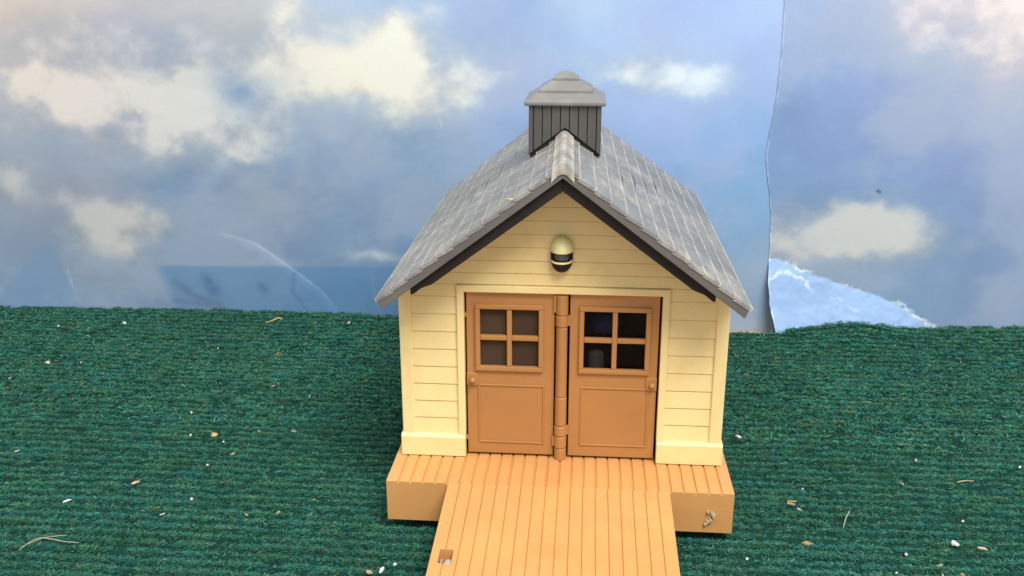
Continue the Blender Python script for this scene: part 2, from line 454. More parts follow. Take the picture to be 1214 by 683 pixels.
obj('cupola_shade_filler', bm, M_BLACK, CUP)  # black filler box, stands in for shade in the gap above the roof
bm = bmesh.new()
def tier(rings):
    R = [[bm.verts.new((CX+sx*h, CY+sy*h, z)) for sx, sy in ((-1,-1),(1,-1),(1,1),(-1,1))] for h, z in rings]
    bm.faces.new(R[0][::-1]); bm.faces.new(R[-1])
    for a, b in zip(R, R[1:]):
        for i in range(4): bm.faces.new((a[i], a[(i+1) % 4], b[(i+1) % 4], b[i]))
tier([(0.254, 2.134), (0.264, 2.140), (0.264, 2.162), (0.190, 2.208)])
tier([(0.176, 2.19), (0.176, 2.228), (0.096, 2.278)])
tier([(0.083, 2.26), (0.083, 2.298), (0.028, 2.330), (0.010, 2.333)])
obj('cap', bm, M_CAP, CUP, 0.006)

# wall lamp
lx = -0.008
bm = bmesh.new()
prism_y(bm, [(lx+0.066*math.cos(a), (1.395 if math.sin(a) > 0 else 1.325)+0.07*math.sin(a)) for a in [2*math.pi*i/36 for i in range(36)]], -0.032, 0.0)
LAMP = obj('wall_lamp', bm, M_DARK, SHED, 0.004)
bm = bmesh.new(); ellipsoid(bm, (lx, -0.030, 1.383), (0.071, 0.098, 0.088), 0, 90)
obj('hood', bm, M_CREAM, LAMP, 0.004, smooth=True)
bm = bmesh.new(); ellipsoid(bm, (lx, -0.030, 1.320), (0.062, 0.074, 0.072), -90, -2)
obj('cup', bm, M_DARK, LAMP, smooth=True)
bm = bmesh.new(); torus(bm, (lx, -0.030, 1.320), 0.058, 0.070, 0.0070)
obj('rim', bm, M_CREAM, LAMP, smooth=True)
bm = bmesh.new(); ellipsoid(bm, (lx, -0.036, 1.345), (0.044, 0.046, 0.040))
obj('bulb', bm, M_BULB, LAMP, smooth=True)

# ================================================================== setting: table board, carpet
bm = bmesh.new(); box(bm, -9, 8, -5.2, 4.4, -0.66, -0.395)
o = obj('tabletop', bm, M_BOARD); o['kind'] = 'structure'

def vnoise(x, y, seed):
    """smooth value noise on numpy arrays"""
    r_ = np.random.default_rng(seed).random((256, 256))
    xi, yi = np.floor(x).astype(int), np.floor(y).astype(int); fx, fy = x-xi, y-yi
    fx, fy = fx*fx*(3-2*fx), fy*fy*(3-2*fy); xi, yi = xi % 256, yi % 256; x1, y1 = (xi+1) % 256, (yi+1) % 256
    return (r_[xi, yi]*(1-fx)+r_[x1, yi]*fx)*(1-fy)+(r_[xi, y1]*(1-fx)+r_[x1, y1]*fx)*fy
def fbm(x, y, seed, o=5, g=0.5):
    t = 0; a = 1; s = 0
    for k in range(o):
        t = t+a*vnoise(x*2**k+13.7*k, y*2**k+7.1*k, seed+k); s += a; a *= g
    return t/s
RIB = 0.092
def rib(x, y):
    wob = 0.030*(vnoise(x*1.1, y*1.1, 71)-0.5)+0.016*(vnoise(x*7, y*3, 72)-0.5)
    return 0.5+0.5*np.cos(2*np.pi*(y+wob)/RIB)
YB = 3.49
def back(x):                                             # rear edge of the carpet
    x = np.asarray(x, float)
    return YB - 0.25*np.exp(-((x-1.66)/0.32)**4) - 0.12*np.exp(-((x-2.7)/0.75)**4)+0.012*(vnoise(x*3, x*0+3, 5)-0.5)
def clump(x, y):
    return vnoise(x*12+5*vnoise(x*3, y*3, 74), y*15, 73)*0.6+vnoise(x*25, y*29, 75)*0.4
def cz(x, y):
    x = np.asarray(x, float); y = np.asarray(y, float)
    h = -0.368 + 0.036*rib(x, y) + 0.022*(clump(x, y)-0.5) + 0.014*(fbm(x*0.8, y*0.8, 31, 3)-0.5)
    near = np.clip((y-2.5)/0.9, 0, 1)**2
    h = h + near*(0.022 + 0.115*np.exp(-((x-2.72)/0.50)**2) + 0.03*np.clip((x-3.1)/1.0, 0, 1) - 0.03*np.clip((-x-3.6)/2.0, 0, 1) + 0.010*(vnoise(x*2.2, x*0, 9)-0.5))
    return h

def grid_obj(name, X, Y, Z, mat, attrs=None):
    ny, nx_ = X.shape
    co = np.empty((ny*nx_, 3), 'f'); co[:, 0] = X.ravel()*U; co[:, 1] = Y.ravel()*U; co[:, 2] = (Z.ravel()-ZG)*U
    i = np.arange(ny*nx_).reshape(ny, nx_)
    q = np.stack([i[:-1, :-1], i[:-1, 1:], i[1:, 1:], i[1:, :-1]], -1).reshape(-1, 4)
    me = bpy.data.meshes.new(name); me.vertices.add(len(co)); me.vertices.foreach_set('co', co.ravel())
    me.loops.add(q.size); me.loops.foreach_set('vertex_index', q.ravel().astype('i'))
    me.polygons.add(len(q)); me.polygons.foreach_set('loop_start', np.arange(0, q.size, 4).astype('i'))
    me.polygons.foreach_set('use_smooth', np.ones(len(q), bool))
    me.update(); me.validate(); me.materials.append(mat)
    for k, v in (attrs or {}).items():
        a = me.attributes.new(k, 'FLOAT_COLOR', 'POINT'); a.data.foreach_set('color', v.astype('f').ravel())
    o = bpy.data.objects.new(name, me); COL.objects.link(o); return o

def mat_carpet():
    n = N('carpet_backing', 0.95, 0.1)
    n.color(n.ramp(n.noise(30, 4, 0.7), [(0.3, (0.005, 0.028, 0.021)), (0.7, (0.010, 0.050, 0.037))])); return n.m
def mat_fibre():
    n = N('carpet_fibre', 0.8, 0.15)
    n.color(n.attr('tone').outputs['Color']); 
    return n.m
gx_, gy_ = np.meshgrid(np.linspace(-7.6, 6.4, 900), np.linspace(-2.6, 1, 360))
t = (gy_+2.6)/3.6
Yc = -2.6 + t*(back(gx_)+2.6)
carpet = grid_obj('carpet', gx_, Yc, cz(gx_, Yc), mat_carpet()); carpet['kind'] = 'structure'

# fibres: short bent ribbons, mostly lying along the ribs
def fibres(n, xr, yr, length, width, seed):
    g = np.random.default_rng(seed)
    x = g.uniform(*xr, n); y = g.uniform(*yr, n)
    k = (y < back(x)+0.01) & ~((np.abs(x) < 0.86) & (y > 0.05) & (y < DEP-0.1))
    x, y = x[k], y[k]; n = len(x)
    rb = rib(x, y)
    cl = clump(x, y); k = g.random(n) < (0.40+0.60*rb)*(0.08+0.92*np.clip((cl-0.30)/0.28, 0, 1)); x, y, rb = x[k], y[k], rb[k]; n = len(x)
    z = cz(x, y)
    az = g.uniform(0, 2*np.pi, n); el = np.radians(g.uniform(4, 50, n)*(0.6+0.4*rb)); ln = length*g.uniform(0.55, 1.35, n)
    tur = g.normal(0, 0.7, n)
    p0 = np.stack([x, y, z-0.004], -1)
    d1 = np.stack([np.cos(az)*np.cos(el), np.sin(az)*np.cos(el), np.sin(el)], -1)
    e2 = el*g.uniform(-0.7, 0.5, n); a2 = az+tur
    d2 = np.stack([np.cos(a2)*np.cos(e2), np.sin(a2)*np.cos(e2), np.sin(e2)], -1)
    p1 = p0+d1*(ln*0.5)[:, None]; p2 = p1+d2*(ln*0.5)[:, None]
    up = g.normal(0, 1, (n, 3)); s1 = np.cross(d1, up); s1 /= np.linalg.norm(s1, axis=1)[:, None]
    s1 *= (width*g.uniform(0.6, 1.3, n)*0.5)[:, None]
    V = np.stack([p0-s1, p0+s1, p1-s1, p1+s1, p2], 1)
    pal = np.array([lin(c) for c in ((40, 106, 90), (34, 96, 82), (46, 114, 102), (26, 82, 72), (42, 100, 104), (48, 94, 72), (76, 92, 70), (58, 64, 70), (92, 126, 110), (34, 66, 70))])*1.5
    pr = np.array([.2, .18, .15, .15, .10, .09, .035, .03, .025, .04]); pr /= pr.sum()
    c = pal[g.choice(len(pal), n, p=pr)]*g.uniform(0.75, 1.2, n)[:, None]
    patch = 0.78+0.44*fbm(x*2.3, y*3.0, 41, 4)
    hue = (clump(x*0.9+17, y*0.9+5)-0.5)[:, None]*np.array([[0.65, 0.10, -0.45]])
    c = c*(1+hue)*np.array([[1.22, 0.92, 0.82]])
    c = np.clip(c*patch[:, None], 0, 1)
    cc = np.ones((n, 5, 4), 'f'); cc[:, :, :3] = c[:, None, :]
    return V.reshape(-1, 3), cc.reshape(-1, 4)
parts = [fibres(1150000, (-3.9, 3.2), (-1.5, 1.0), 0.038, 0.0039, 1), fibres(1000000, (-5.6, 4.6), (1.0, 3.52), 0.048, 0.0056, 2),
         fibres(150000, (-7.4, -5.6), (0.0, 3.52), 0.058, 0.0080, 3), fibres(130000, (4.6, 6.2), (0.0, 3.52), 0.058, 0.0080, 4), fibres(220000, (-5.6, -3.9), (-1.0, 1.0), 0.038, 0.0039, 5), fibres(180000, (3.2, 4.6), (-1.0, 1.0), 0.038, 0.0039, 6)]
V = np.concatenate([p[0] for p in parts]); CC = np.concatenate([p[1] for p in parts])
V = np.stack([V[:, 0]*U, V[:, 1]*U, (V[:, 2]-ZG)*U], -1).astype('f'); nf = len(V)//5
me = bpy.data.meshes.new('carpet_pile'); me.vertices.add(len(V)); me.vertices.foreach_set('co', V.ravel())
b0 = np.arange(nf)*5
li = np.stack([b0, b0+1, b0+3, b0+2, b0+2, b0+3, b0+4], -1).ravel().astype('i')
me.loops.add(len(li)); me.loops.foreach_set('vertex_index', li)
ls = np.stack([np.arange(nf)*7, np.arange(nf)*7+4], -1).ravel().astype('i')
me.polygons.add(len(ls)); me.polygons.foreach_set('loop_start', ls)
me.update(); me.materials.append(mat_fibre())
a = me.attributes.new('tone', 'FLOAT_COLOR', 'POINT'); a.data.foreach_set('color', CC.ravel())
o = bpy.data.objects.new('carpet_pile', me); COL.objects.link(o); o['kind'] = 'stuff'; o['label'] = 'matted dark green ribbed carpet pile around the shed'; o['category'] = 'carpet pile'

# ================================================================== setting: the printed paper sky
SX = [-5.658, -4.791, -3.937, -3.095, -2.265, -1.447, -0.64, 0.156, 0.941, 1.715, 1.95, 2.479, 3.232, 3.975]
SZ = [2.731, 2.286, 1.828, 1.354, 0.865, 0.359, -0.253]
SKY = [
 [(240,212,190),(225,205,195),(205,195,195),(205,198,195),(195,207,228),(175,195,226),(160,180,218),(188,203,228),(165,190,228),(182,200,232),(160,181,216),(170,182,212),(208,203,212),(240,215,205)],
 [(205,195,190),(178,180,190),(165,171,187),(178,180,190),(190,200,215),(180,195,216),(165,182,214),(178,197,228),(180,198,228),(165,190,228),(143,166,208),(150,168,207),(170,179,204),(205,195,205)],
 [(185,185,190),(180,180,188),(170,175,188),(150,166,194),(175,188,205),(180,190,208),(165,182,214),(168,192,228),(168,193,230),(160,187,228),(140,162,202),(148,165,205),(160,170,202),(170,175,202)],
 [(172,178,190),(166,172,186),(165,172,188),(142,162,190),(148,166,192),(142,166,196),(142,170,212),(150,182,226),(152,185,228),(150,182,224),(136,160,200),(140,161,200),(150,165,204),(155,166,200)],
 [(165,170,184),(168,170,182),(130,153,182),(142,158,182),(142,160,186),(130,156,190),(130,160,200),(145,180,224),(148,184,226),(152,186,222),(136,160,196),(135,160,196),(138,160,196),(145,161,196)],
 [(155,165,185),(152,162,178),(138,156,182),(148,163,188),(134,157,186),(126,152,187),(126,152,190),(140,172,210),(150,178,214),(155,184,214),(150,165,192),(140,161,194),(136,160,194),(140,160,194)],
 [(145,168,195),(140,161,186),(136,158,184),(132,156,184),(126,152,184),(124,150,184),(126,150,186),(140,165,195),(155,176,204),(158,178,204),(150,168,196),(145,166,195),(140,165,194),(145,162,194)]]
BLOBS = [  # x, z, rx, rz, colour, strength, edge roughness
 (-1.98,2.06,0.66,0.34,(252,234,208),1.15),(-1.69,2.28,0.34,0.25,(250,234,212),1.0),(-2.46,2.14,0.36,0.28,(240,224,205),0.9),(-2.63,2.5,0.28,0.25,(228,216,206),0.75),(-1.43,1.98,0.45,0.24,(240,226,212),0.85),
 (-4.64,1.75,0.54,0.25,(236,216,202),1.1),(-3.61,1.64,0.54,0.38,(228,217,206),1.2),(-5.31,1.85,0.50,0.23,(236,216,202),1.1),(-4.07,1.66,0.54,0.24,(224,213,204),1.05),(-4.9,2.35,0.9,0.16,(214,204,200),0.45),(-3.6,2.42,0.6,0.2,(214,206,202),0.45),(-0.9,2.05,0.5,0.2,(214,214,222),0.45),(-3.65,2.0,0.24,0.16,(205,198,192),0.7),
 (-4.76,0.6,0.42,0.20,(208,197,190),0.95),(-4.51,0.47,0.30,0.17,(214,202,190),1.0),(-5.13,0.79,0.34,0.11,(200,192,190),0.7),
 (0.56,2.07,0.46,0.13,(232,228,224),1.0),(1.17,2.13,0.34,0.17,(226,226,230),0.85),
 (2.57,0.48,0.54,0.24,(218,208,200),1.05),(2.66,0.66,0.26,0.17,(218,208,200),0.8),(2.9,0.40,0.38,0.25,(214,204,192),1.0),(2.21,0.6,0.34,0.16,(206,200,194),0.9),(2.67,0.68,0.17,0.16,(206,200,192),0.9),(3.7,0.49,0.12,0.08,(176,182,198),0.8),(3.22,0.57,0.12,0.06,(172,178,194),0.6),
 (-2.96,0.87,0.40,0.28,(176,180,192),0.8),(-1.95,1.01,0.56,0.26,(166,180,200),0.7),(-2.03,0.26,0.25,0.06,(196,198,204),0.8),(-2.83,2.0,0.28,0.15,(206,200,196),0.8),(-5.69,1.08,0.2,0.18,(205,196,190),0.8),
 (-3.13,1.92,0.26,0.18,(126,152,188),0.9),(-2.24,2.42,0.22,0.13,(172,188,216),0.7),(-5.4,2.5,0.8,0.36,(240,214,192),0.7),(3.75,2.6,0.85,0.46,(238,216,208),0.9),(3.71,2.16,0.24,0.2,(238,220,208),0.8),(-0.95,2.4,0.33,0.17,(160,178,212),0.6)]
SX_ = np.array(SX); SZ_ = np.array(SZ)[::-1]; SK = np.array(SKY, float)[::-1]
def interp_grid(x, z):
    i = np.clip(np.searchsorted(SX_, x)-1, 0, len(SX)-2); j = np.clip(np.searchsorted(SZ_, z)-1, 0, len(SZ)-2)
    fx = np.clip((x-SX_[i])/(SX_[i+1]-SX_[i]), 0, 1); fz = np.clip((z-SZ_[j])/(SZ_[j+1]-SZ_[j]), 0, 1)
    fx, fz = (fx*fx*(3-2*fx))[..., None], (fz*fz*(3-2*fz))[..., None]
    return (SK[j, i]*(1-fx)+SK[j, i+1]*fx)*(1-fz)+(SK[j+1, i]*(1-fx)+SK[j+1, i+1]*fx)*fz
def dist_line(x, z, pts):
    d = np.full(x.shape, 9.0); tpar = np.zeros(x.shape); L_ = 0
    P = np.array(pts); S = np.r_[0, np.cumsum(np.hypot(*np.diff(P, axis=0).T))]
    for k in range(len(P)-1):
        a, b = P[k], P[k+1]; ab = b-a; t = np.clip(((x-a[0])*ab[0]+(z-a[1])*ab[1])/(ab@ab), 0, 1)
        dd = np.hypot(x-a[0]-t*ab[0], z-a[1]-t*ab[1]); m = dd < d; d = np.where(m, dd, d); tpar = np.where(m, (S[k]+t*(S[k+1]-S[k]))/S[-1], tpar)
    return d, tpar
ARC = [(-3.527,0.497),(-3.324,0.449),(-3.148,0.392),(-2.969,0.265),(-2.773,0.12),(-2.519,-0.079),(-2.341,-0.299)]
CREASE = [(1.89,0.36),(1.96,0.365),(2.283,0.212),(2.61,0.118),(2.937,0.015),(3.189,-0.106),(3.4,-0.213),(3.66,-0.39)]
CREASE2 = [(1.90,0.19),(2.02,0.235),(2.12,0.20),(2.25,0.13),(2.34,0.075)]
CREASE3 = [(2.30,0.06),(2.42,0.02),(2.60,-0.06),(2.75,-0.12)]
SEAM = [(1.831,3.6),(1.831,2.733),(1.846,2.298),(1.839,1.925),(1.804,1.619),(1.78,1.346),(1.839,0.988),(1.881,0.663),(1.89,0.347),(1.886,0.16),(1.905,-0.053),(1.955,-0.286),(1.98,-0.5)]
sz_, sx_ = np.array([p[1] for p in SEAM])[::-1], np.array([p[0] for p in SEAM])[::-1]
def seam_x(z): return np.interp(z, sz_, sx_)
def sstep(a, b, v):
    t = np.clip((v-a)/(b-a), 0, 1); return t*t*(3-2*t)
def print_colour(x, z, side):
    wx = x+0.55*(fbm(x*1.6, z*1.6, 101)-0.5)+0.16*(fbm(x*6, z*6, 111)-0.5); wz = z+0.42*(fbm(x*1.6+40, z*1.6, 121)-0.5)+0.12*(fbm(x*6, z*6+30, 131)-0.5)
    cx = np.minimum(x, 1.72) if side < 0 else np.maximum(x, 1.95)
    col = interp_grid(np.where(side < 0, np.minimum(wx*0.5+x*0.5, 1.715), np.maximum(wx*0.5+x*0.5, 1.95)), wz*0.5+z*0.5)
    col = col + 16*(fbm(x*2.6, z*3.4, 141)-0.5)[..., None]
    n1 = fbm(x*2.3, z*3.0, 151, 6, 0.58); n1 = np.clip((n1-0.5)*1.7+0.5, 0, 1); n2 = fbm(x*0.9+3, z*1.2+8, 157, 5, 0.6)
    F = np.zeros(x.shape); CW = np.zeros(x.shape+(3,)); SW = np.full(x.shape, 1e-6)
    for bx, bz, rx, rz, c, st in BLOBS:
        if (bx > 1.85) != (side > 0) or c[2] > c[0]+14: continue
        q = ((wx-bx)/rx)**2+((wz-bz)/rz)**2
        g_ = st*np.exp(-0.62*q); F = F+g_*(1-0.35*np.minimum(F, 1)); CW += g_[..., None]*np.array(c); SW += g_
    cc_ = CW/SW[..., None]
    a = sstep(-0.22, 1.50, F*(0.55+0.95*n1)+0.42*(n1-0.5)*sstep(0.0, 0.6, F)-0.05)
    n3 = fbm(x*3.4+21, z*4.6+5, 158, 5, 0.6); lit = sstep(0.25, 0.85, 0.55*n1+0.6*n3+0.30*(F-0.9))[..., None]           # pale tops and greyer folds of the printed clouds
    cc_ = cc_*(0.865+0.20*lit)+np.array((0, 4, 12))*(1-lit)
    a = (0.94*a)[..., None]; col = col*(1-a)+cc_*a
    hz = (0.50*sstep(0.38, 0.64, n2))[..., None]; col = col*(1-hz)+np.maximum(col, np.array((188, 192, 204)))*hz
    for bx, bz, rx, rz, c, st in BLOBS:
        if (bx > 1.85) != (side > 0) or c[2] <= c[0]+14: continue
        q = ((wx-bx)/rx)**2+((wz-bz)/rz)**2
        a = (0.62*st*np.exp(-0.8*q)*(0.4+1.1*n1)).clip(0, 1)[..., None]; col = col*(1-a)+np.array(c)*a
    if side < 0:
        # printed sea strip low on the left sheet
        xl = -4.203 + (0.131-z)*0.29
        edge = sstep(-0.05, 0.10, x-xl); top = 0.135+0.016*(x+4.2)*1.0
        a = 0.54*edge*(1-sstep(-0.012, 0.030, z-top+0.02*(fbm(x*3, z*3, 161)-0.5)))*(1-sstep(-1.2, -0.3, x))
        sea = np.array((94, 141, 182))+10*(fbm(x*3, z*9, 171)-0.5)[..., None]
        col = col*(1-a[..., None])+sea*a[..., None]
        # dull scuffed smudges
        for pts, wd, c, st in (([(-4.02,-0.03),(-3.85,-0.17),(-3.55,-0.29)],0.05,(112,132,158),0.7),([(-4.05,-0.22),(-3.8,-0.26),(-3.45,-0.33)],0.025,(120,130,148),0.6),([(-3.70,0.0),(-3.62,-0.12)],0.07,(92,122,160),0.7),([(-3.13,-0.06),(-3.10,-0.08)],0.05,(88,124,164),0.6),([(-2.78,0.1),(-2.80,-0.1),(-2.68,-0.29)],0.03,(100,132,168),0.6),([(-1.99,0.12),(-1.97,-0.2),(-1.90,-0.33)],0.018,(136,150,170),0.7)):
            d, _ = dist_line(x+0.03*(fbm(x*9, z*9, 181)-0.5), z, pts); a = st*np.exp(-(d/wd)**2)*(0.4+1.0*fbm(x*12, z*12, 191)); a = np.clip(a, 0, 1)[..., None]; col = col*(1-a)+np.array(c)*a
        # pale kite-shaped patch at the far left, a crease reflection painted into the ink
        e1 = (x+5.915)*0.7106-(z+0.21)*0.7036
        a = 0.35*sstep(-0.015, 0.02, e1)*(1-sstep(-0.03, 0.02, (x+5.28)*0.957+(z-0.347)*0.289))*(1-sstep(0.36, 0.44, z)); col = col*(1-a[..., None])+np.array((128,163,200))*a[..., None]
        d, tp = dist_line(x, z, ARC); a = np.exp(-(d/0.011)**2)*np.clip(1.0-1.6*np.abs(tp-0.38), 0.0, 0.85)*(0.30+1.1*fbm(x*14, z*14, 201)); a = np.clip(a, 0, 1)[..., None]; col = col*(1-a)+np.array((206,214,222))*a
        d, tp = dist_line(x, z, [(-5.25,0.33),(-5.16,0.15),(-5.12,-0.14)]); a = 0.7*np.exp(-(d/0.008)**2)*sstep(0.45, 0.6, fbm(x*16, z*16, 211)); col = col*(1-a[..., None])+np.array((206,210,215))*a[..., None]
        for pts in ([(-1.36,1.86),(-1.35,1.76)], [(-1.27,1.66),(-1.25,1.58)], [(-4.31,1.92),(-4.28,1.84)]):
            d, _ = dist_line(x, z, pts); a = 0.6*np.exp(-(d/0.009)**2); col = col*(1-a[..., None])+np.array((215,215,218))*a[..., None]
    else:
        s_ = seam_x(z); dsm = x-s_
        d, tp = dist_line(x, z, CREASE)
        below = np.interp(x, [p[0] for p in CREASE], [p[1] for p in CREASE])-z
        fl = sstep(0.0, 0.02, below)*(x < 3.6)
        flc = np.array((172, 196, 232))+16*(fbm(x*3, z*5, 221)-0.5)[..., None]+np.array((10,10,8))*sstep(2.9, 2.0, x)[..., None]*0  # paler flap: lighter print, with the light its tilt catches put into the ink
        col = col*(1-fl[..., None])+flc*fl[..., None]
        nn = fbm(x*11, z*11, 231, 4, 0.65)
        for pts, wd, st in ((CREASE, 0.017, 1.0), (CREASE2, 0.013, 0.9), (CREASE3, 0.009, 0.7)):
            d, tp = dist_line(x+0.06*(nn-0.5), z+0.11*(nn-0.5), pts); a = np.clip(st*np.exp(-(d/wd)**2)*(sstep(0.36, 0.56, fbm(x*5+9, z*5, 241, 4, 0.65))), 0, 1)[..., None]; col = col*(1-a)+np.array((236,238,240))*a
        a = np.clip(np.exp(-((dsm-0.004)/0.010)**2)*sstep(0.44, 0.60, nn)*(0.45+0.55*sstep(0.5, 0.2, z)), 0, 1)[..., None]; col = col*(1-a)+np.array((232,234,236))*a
        d, _ = dist_line(x, z, [(2.83,1.03),(2.85,1.02)]); a = 0.9*np.exp(-(d/0.014)**2)[..., None]; col = col*(1-a)+np.array((92,96,110))*a
    c = np.clip(col, 0, 255)/255
    c = np.where(c <= 0.04045, c/12.92, ((c+0.055)/1.055)**2.4)
    c = c*np.array([0.885, 0.985, 1.06])
    return np.concatenate([c*0.87, np.ones(c.shape[:-1]+(1,))], -1)
def mat_sky():
    n = N('printed_sky_paper', 0.62, 0.25)
    a = n.attr('ink')
    gr = n.noise(60, 3, 0.7); g2 = n.noise(210, 2, 0.6)
    c = n.mix(0.5, a.outputs['Color'], n.ramp(gr, [(0.3, (0.86, 0.88, 0.90)), (0.7, (1, 1, 1))]), 'MULTIPLY')
    c = n.mix(0.5, c, n.ramp(g2, [(0.3, (0.84, 0.86, 0.88)), (0.7, (1, 1, 1))]), 'MULTIPLY')
    n.color(c); n.bump(n.noise(2.2, 4, 0.55), 0.12, 0.05); return n.m
M_SKY = mat_sky()
YS = 3.52
X, Z = np.meshgrid(np.linspace(-8.2, 2.25, 820), np.linspace(-0.40, 3.7, 330))
bul = np.zeros_like(X)
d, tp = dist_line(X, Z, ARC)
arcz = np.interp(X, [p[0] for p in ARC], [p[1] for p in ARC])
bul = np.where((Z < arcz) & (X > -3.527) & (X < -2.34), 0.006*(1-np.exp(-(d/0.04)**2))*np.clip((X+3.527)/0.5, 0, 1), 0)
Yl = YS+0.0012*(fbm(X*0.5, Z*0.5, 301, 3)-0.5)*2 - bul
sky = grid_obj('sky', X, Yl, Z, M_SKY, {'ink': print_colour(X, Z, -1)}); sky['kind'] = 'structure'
# the right-hand sheet overlaps it along a torn edge; its lower corner is creased and leans out
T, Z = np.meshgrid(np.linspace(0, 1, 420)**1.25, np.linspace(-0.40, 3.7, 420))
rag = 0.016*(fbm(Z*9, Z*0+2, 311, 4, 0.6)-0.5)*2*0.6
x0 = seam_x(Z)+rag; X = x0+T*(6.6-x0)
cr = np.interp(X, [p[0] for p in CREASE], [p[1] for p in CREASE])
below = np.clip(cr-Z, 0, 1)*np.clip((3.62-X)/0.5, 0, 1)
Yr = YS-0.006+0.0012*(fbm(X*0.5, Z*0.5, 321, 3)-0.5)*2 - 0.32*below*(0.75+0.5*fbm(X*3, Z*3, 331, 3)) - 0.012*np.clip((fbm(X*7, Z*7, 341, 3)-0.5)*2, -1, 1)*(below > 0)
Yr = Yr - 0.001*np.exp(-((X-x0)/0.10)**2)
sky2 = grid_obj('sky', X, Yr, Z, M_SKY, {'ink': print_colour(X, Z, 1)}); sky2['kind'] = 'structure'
for s_ in (sky, sky2):
    md = s_.modifiers.new('paper', 'SOLIDIFY'); md.thickness = 0.002*U; md.offset = 0

# ================================================================== crumbs and lint
def crumb_mat(name, c):
    n = N(name, 0.7, 0.3); n.color(n.ramp(n.noise(14, 3, 0.6), [(0.3, tuple(v*0.7 for v in c)), (0.7, c)])); return n.m
M_WHITE = crumb_mat('white_crumb', (0.80, 0.77, 0.70)); M_TAN = crumb_mat('tan_crumb', (0.54, 0.43, 0.27)); M_OCH = crumb_mat('ochre_crumb', (0.64, 0.44, 0.17))
M_PALE = crumb_mat('pale_strand', (0.50, 0.50, 0.36)); M_BRN = crumb_mat('brown_crumb', (0.36, 0.22, 0.10))
def tag(o, label, cat, group=None):
    o['label'] = label; o['category'] = cat
    if group: o['group'] = group
    return o
def lump(name, x, y, rx, ry, rz, mat, seed, z=None, jag=0.35):
    g = random.Random(seed); bm = bmesh.new()
    bmesh.ops.create_icosphere(bm, subdivisions=2, radius=1)
    az = g.uniform(0, math.pi); zz = (float(cz(x, y))+0.030) if z is None else z
    ca, sa = math.cos(az), math.sin(az)
    rx, ry, rz = rx*0.72, ry*0.72, rz*0.72
    for v in bm.verts:
        k = 1+g.uniform(-jag, jag*0.6); p = v.co*k
        px, py = p.x*rx, p.y*ry; v.co = (x+ca*px-sa*py, y+sa*px+ca*py, zz+p.z*rz+0.25*px*0)
    return obj(name, bm, mat)
def strand(name, pts, rad, mat):
    bm = bmesh.new(); rings = []
    P = [Vector((x, y, float(cz(x, y))+0.030+dz)) for x, y, dz in pts]
    Q = []
    for i in range(len(P)-1):
        a, b, c, d = P[max(i-1, 0)], P[i], P[i+1], P[min(i+2, len(P)-1)]
        for k in range(6):
            t = k/6; Q.append(0.5*((2*b)+(c-a)*t+(2*a-5*b+4*c-d)*t*t+(3*b-a-3*c+d)*t**3))
    Q.append(P[-1])
    for i, q in enumerate(Q):
        d = (Q[min(i+1, len(Q)-1)]-Q[max(i-1, 0)]).normalized(); s1 = d.cross(Vector((0, 0, 1))).normalized(); s2 = s1.cross(d)
        rr = rad*(0.45+0.55*math.sin(math.pi*(0.15+0.7*i/(len(Q)-1))))
        rings.append([bm.verts.new(q+s1*rr*math.cos(a)+s2*rr*math.sin(a)) for a in (0, 1.26, 2.51, 3.77, 5.03)])
    for a, b in zip(rings, rings[1:]):
        for j in range(5): bm.faces.new((a[j], a[(j+1) % 5], b[(j+1) % 5], b[j]))
    bm.faces.new(rings[0][::-1]); bm.faces.new(rings[-1])
    return obj(name, bm, mat, smooth=True)
GR = 'crumbs and lint scattered on the green carpet'
named = [  # kind, x, y, rx, ry, rz, material, label
 ('crumb', -2.59, 0.75, .034, .028, .024, M_OCH, 'largest golden tan crumb on the carpet left of the shed'),
 ('crumb', 2.38, -0.31, .036, .032, .022, M_WHITE, 'largest cream white crumb, on the carpet far right of the ramp'),
 ('paper_scrap', 1.54, 0.03, .014, .042, .016, M_WHITE, 'upright sliver of white paper on the carpet right of the deck'),
 ('crumb', 1.51, -0.34, .050, .026, .018, M_BRN, 'long tan brown crumb on the carpet just right of the deck corner'),
 ('crumb', -0.99, -0.85, .018, .040, .014, M_WHITE, 'cream sliver lying beside the left edge of the ramp, the slanting one of a pair'),
 ('crumb', -1.06, -0.86, .030, .016, .014, M_TAN, 'short tan crumb beside the left edge of the ramp, left one of a pair'),
 ('crumb', -4.62, 2.07, .040, .034, .028, M_WHITE, 'bright cream crumb near the far left back of the carpet'),
 ('crumb', -2.88, 0.07, .045, .017, .014, M_TAN, 'flat tan wood splinter on the carpet at front left'),
 ('crumb', 1.53, 2.24, .034, .028, .022, M_BRN, 'round brown crumb on the carpet right of the shed wall'),
 ('paper_scrap', 1.29, 1.01, .020, .034, .014, M_WHITE, 'small white paper scrap beside the right wall of the shed'),
 ('paper_scrap', -4.40, 3.09, .034, .030, .024, M_WHITE, 'white speck nearest the sky backdrop at left'),
 ('crumb', -2.62, 2.41, .028, .040, .018, M_BRN, 'dull brown flake on the carpet left of the shed, towards the backdrop'),
 ('crumb', -2.17, 3.21, .050, .020, .014, M_TAN, 'flat tan flake at the back carpet edge left of the roof eave')]
for i, (nm, x, y, a, b, c, m_, lab) in enumerate(named): tag(lump(nm, x, y, a, b, c, m_, 100+i), lab, 'crumb' if nm == 'crumb' else 'paper scrap', GR)
spots_w = [(-4.99,2.94),(-4.66,3.19),(-4.29,2.04),(-2.46,0.29),(-2.39,-0.16),(-1.61,-0.05),(-0.93,-0.77),(-3.21,2.47),(-2.93,1.16),(-2.48,0.65),(-2.76,0.73),(1.61,0.3),(1.12,-0.55),(3.18,0.72),(2.53,-0.03),(1.96,-0.6),(2.07,-0.41)]
spots_s = [(-3.18,-0.26),(-2.51,-0.34),(-3.93,0.43)]
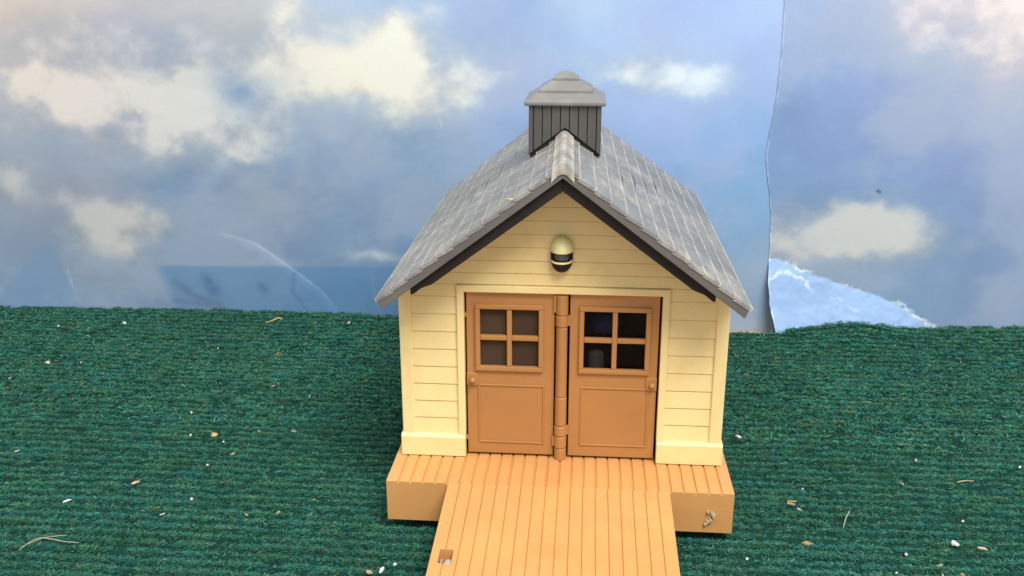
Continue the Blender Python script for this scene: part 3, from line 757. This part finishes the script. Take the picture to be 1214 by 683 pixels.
spots_t = [(-4.94,2.62),(-4.55,2.67),(-4.72,1.66),(-4.66,1.5),(-2.35,0.49),(-2.29,0.88),(-2.01,0.84),(-1.79,-0.24),(-1.98,-0.29),(-2.45,1.71),(-2.07,1.47),(-1.81,-0.95),(2.23,-0.51),(2.52,-0.37),(2.2,-0.64),(2.33,-0.61),(1.83,3.14),(1.49,0.07),(2.48,0.74),(2.3,0.43)]
R2 = random.Random(8)
def spread(spots, base, lab_l, lab_r, cat):
    for i, (x, y) in enumerate(spots):
        if i == 0: o = base
        else: o = base.copy(); COL.objects.link(o)
        c = W(spots[0][0], spots[0][1], float(cz(*spots[0]))+0.03); p = W(x, y, float(cz(x, y))+R2.uniform(0.020, 0.034))
        R_ = Matrix.Rotation(R2.uniform(0, 6.28) if i else 0, 4, 'Z'); S_ = Matrix.Scale(R2.uniform(0.55, 1.05), 4)
        o.matrix_world = Matrix.Translation(p) @ R_ @ S_ @ Matrix.Translation(-c)
        tag(o, lab_l if x < 0 else lab_r, cat, GR)
spread(spots_w, lump('crumb', *spots_w[0], .019, .016, .013, M_WHITE, 7), 'tiny round white speck in the carpet pile left of the shed', 'tiny round white speck in the carpet pile right of the shed', 'crumb')
spread(spots_s, lump('paper_scrap', *spots_s[0], .040, .010, .009, M_WHITE, 8), 'thin white sliver on the carpet at front left', '', 'paper scrap')
spread(spots_t, lump('crumb', *spots_t[0], .040, .013, .011, M_TAN, 9), 'tiny dull tan sliver in the carpet pile left of the shed', 'tiny dull tan sliver in the carpet pile right of the shed', 'crumb')
tag(strand('strand', [(-3.20,-0.79,0),(-3.10,-0.735,.02),(-2.95,-0.715,.01),(-2.86,-0.72,0)], .0028, M_PALE), 'pale curved fibre strand lying on the carpet at bottom left, lower of two', 'fibre strand', GR)
tag(strand('strand', [(-3.20,-0.77,0),(-3.10,-0.68,.02),(-2.97,-0.65,.0)], .0022, M_PALE), 'faint curved fibre strand at bottom left of the carpet, upper of two', 'fibre strand', GR)
tag(strand('strand', [(1.768,-0.151,0),(1.80,-0.07,.02),(1.843,0.005,.01)], .0032, M_PALE), 'straight pale fibre standing up from the carpet right of the deck', 'fibre strand', GR)
tag(strand('strand', [(-2.975,3.121,0),(-2.93,3.19,.02),(-2.88,3.23,.02),(-2.84,3.22,0)], .007, M_OCH), 'yellow curled shaving on the carpet below the curved crease of the backdrop', 'wood shaving', GR)
tag(strand('strand', [(2.68,0.50,0),(2.735,0.505,.01),(2.775,0.47,.0)], .005, M_TAN), 'small cream curl on the carpet at right, between two white crumbs', 'fibre strand', GR)
tag(strand('strand', [(1.47,0.10,0),(1.52,0.07,.02)], .006, M_OCH), 'short yellow curl on the carpet beside the upright white paper sliver', 'fibre strand', GR)

# crumpled tuft stuck on the front of the deck, a chip on the roof edge
bm = bmesh.new()
g = random.Random(3)
for k in range(11):
    t = k/10; x = 0.905+0.022*math.sin(t*5)-0.02*t+g.uniform(-.012, .012); z = -0.125-0.085*t
    M_ = Matrix.Translation((x+(0.03*t*t), -0.384, z)) @ Matrix.Rotation(g.uniform(0, 3), 4, 'Y')
    res = bmesh.ops.create_icosphere(bm, subdivisions=1, radius=1)
    for v in res['verts']: v.co = M_ @ Vector((v.co.x*g.uniform(.012, .024), v.co.y*.011, v.co.z*g.uniform(.006, .012)))
tag(obj('lint', bm, M_TAN), 'crumpled tan tuft of lint stuck to the deck front right of the ramp', 'lint')
tag(lump('crumb', -0.287, -0.375, .030, .014, .011, M_TAN, 55, z=ZR-SL*0.287+0.028), 'tan chip lying on the left front edge of the roof', 'crumb')

# what shows faintly through the right-hand window: a rounded grey thing standing in the dark
T_ = thing('rounded_object', 'shadowy rounded grey object, with a blue shape added for window sheen, inside the dark shed behind the right door window', 'object', (0.25, 0.30, 0.014))
bm = bmesh.new(); cyl(bm, (0.215, 0.20), 0.050, 0.016, 0.66, 28, 0.02); obj('body', bm, plastic('dim_grey', (0.5, 0.48, 0.46), 0.3, 0.1), T_, smooth=True)
bm = bmesh.new(); ellipsoid(bm, (0.27, 0.21, 0.845), (0.10, 0.06, 0.07)); obj('added_sheen_shape', bm, plastic('blue_sheen', (0.05, 0.13, 0.50), 0.35, 0.1), T_, smooth=True)  # blue ellipsoid added to imitate the bluish sheen in the window
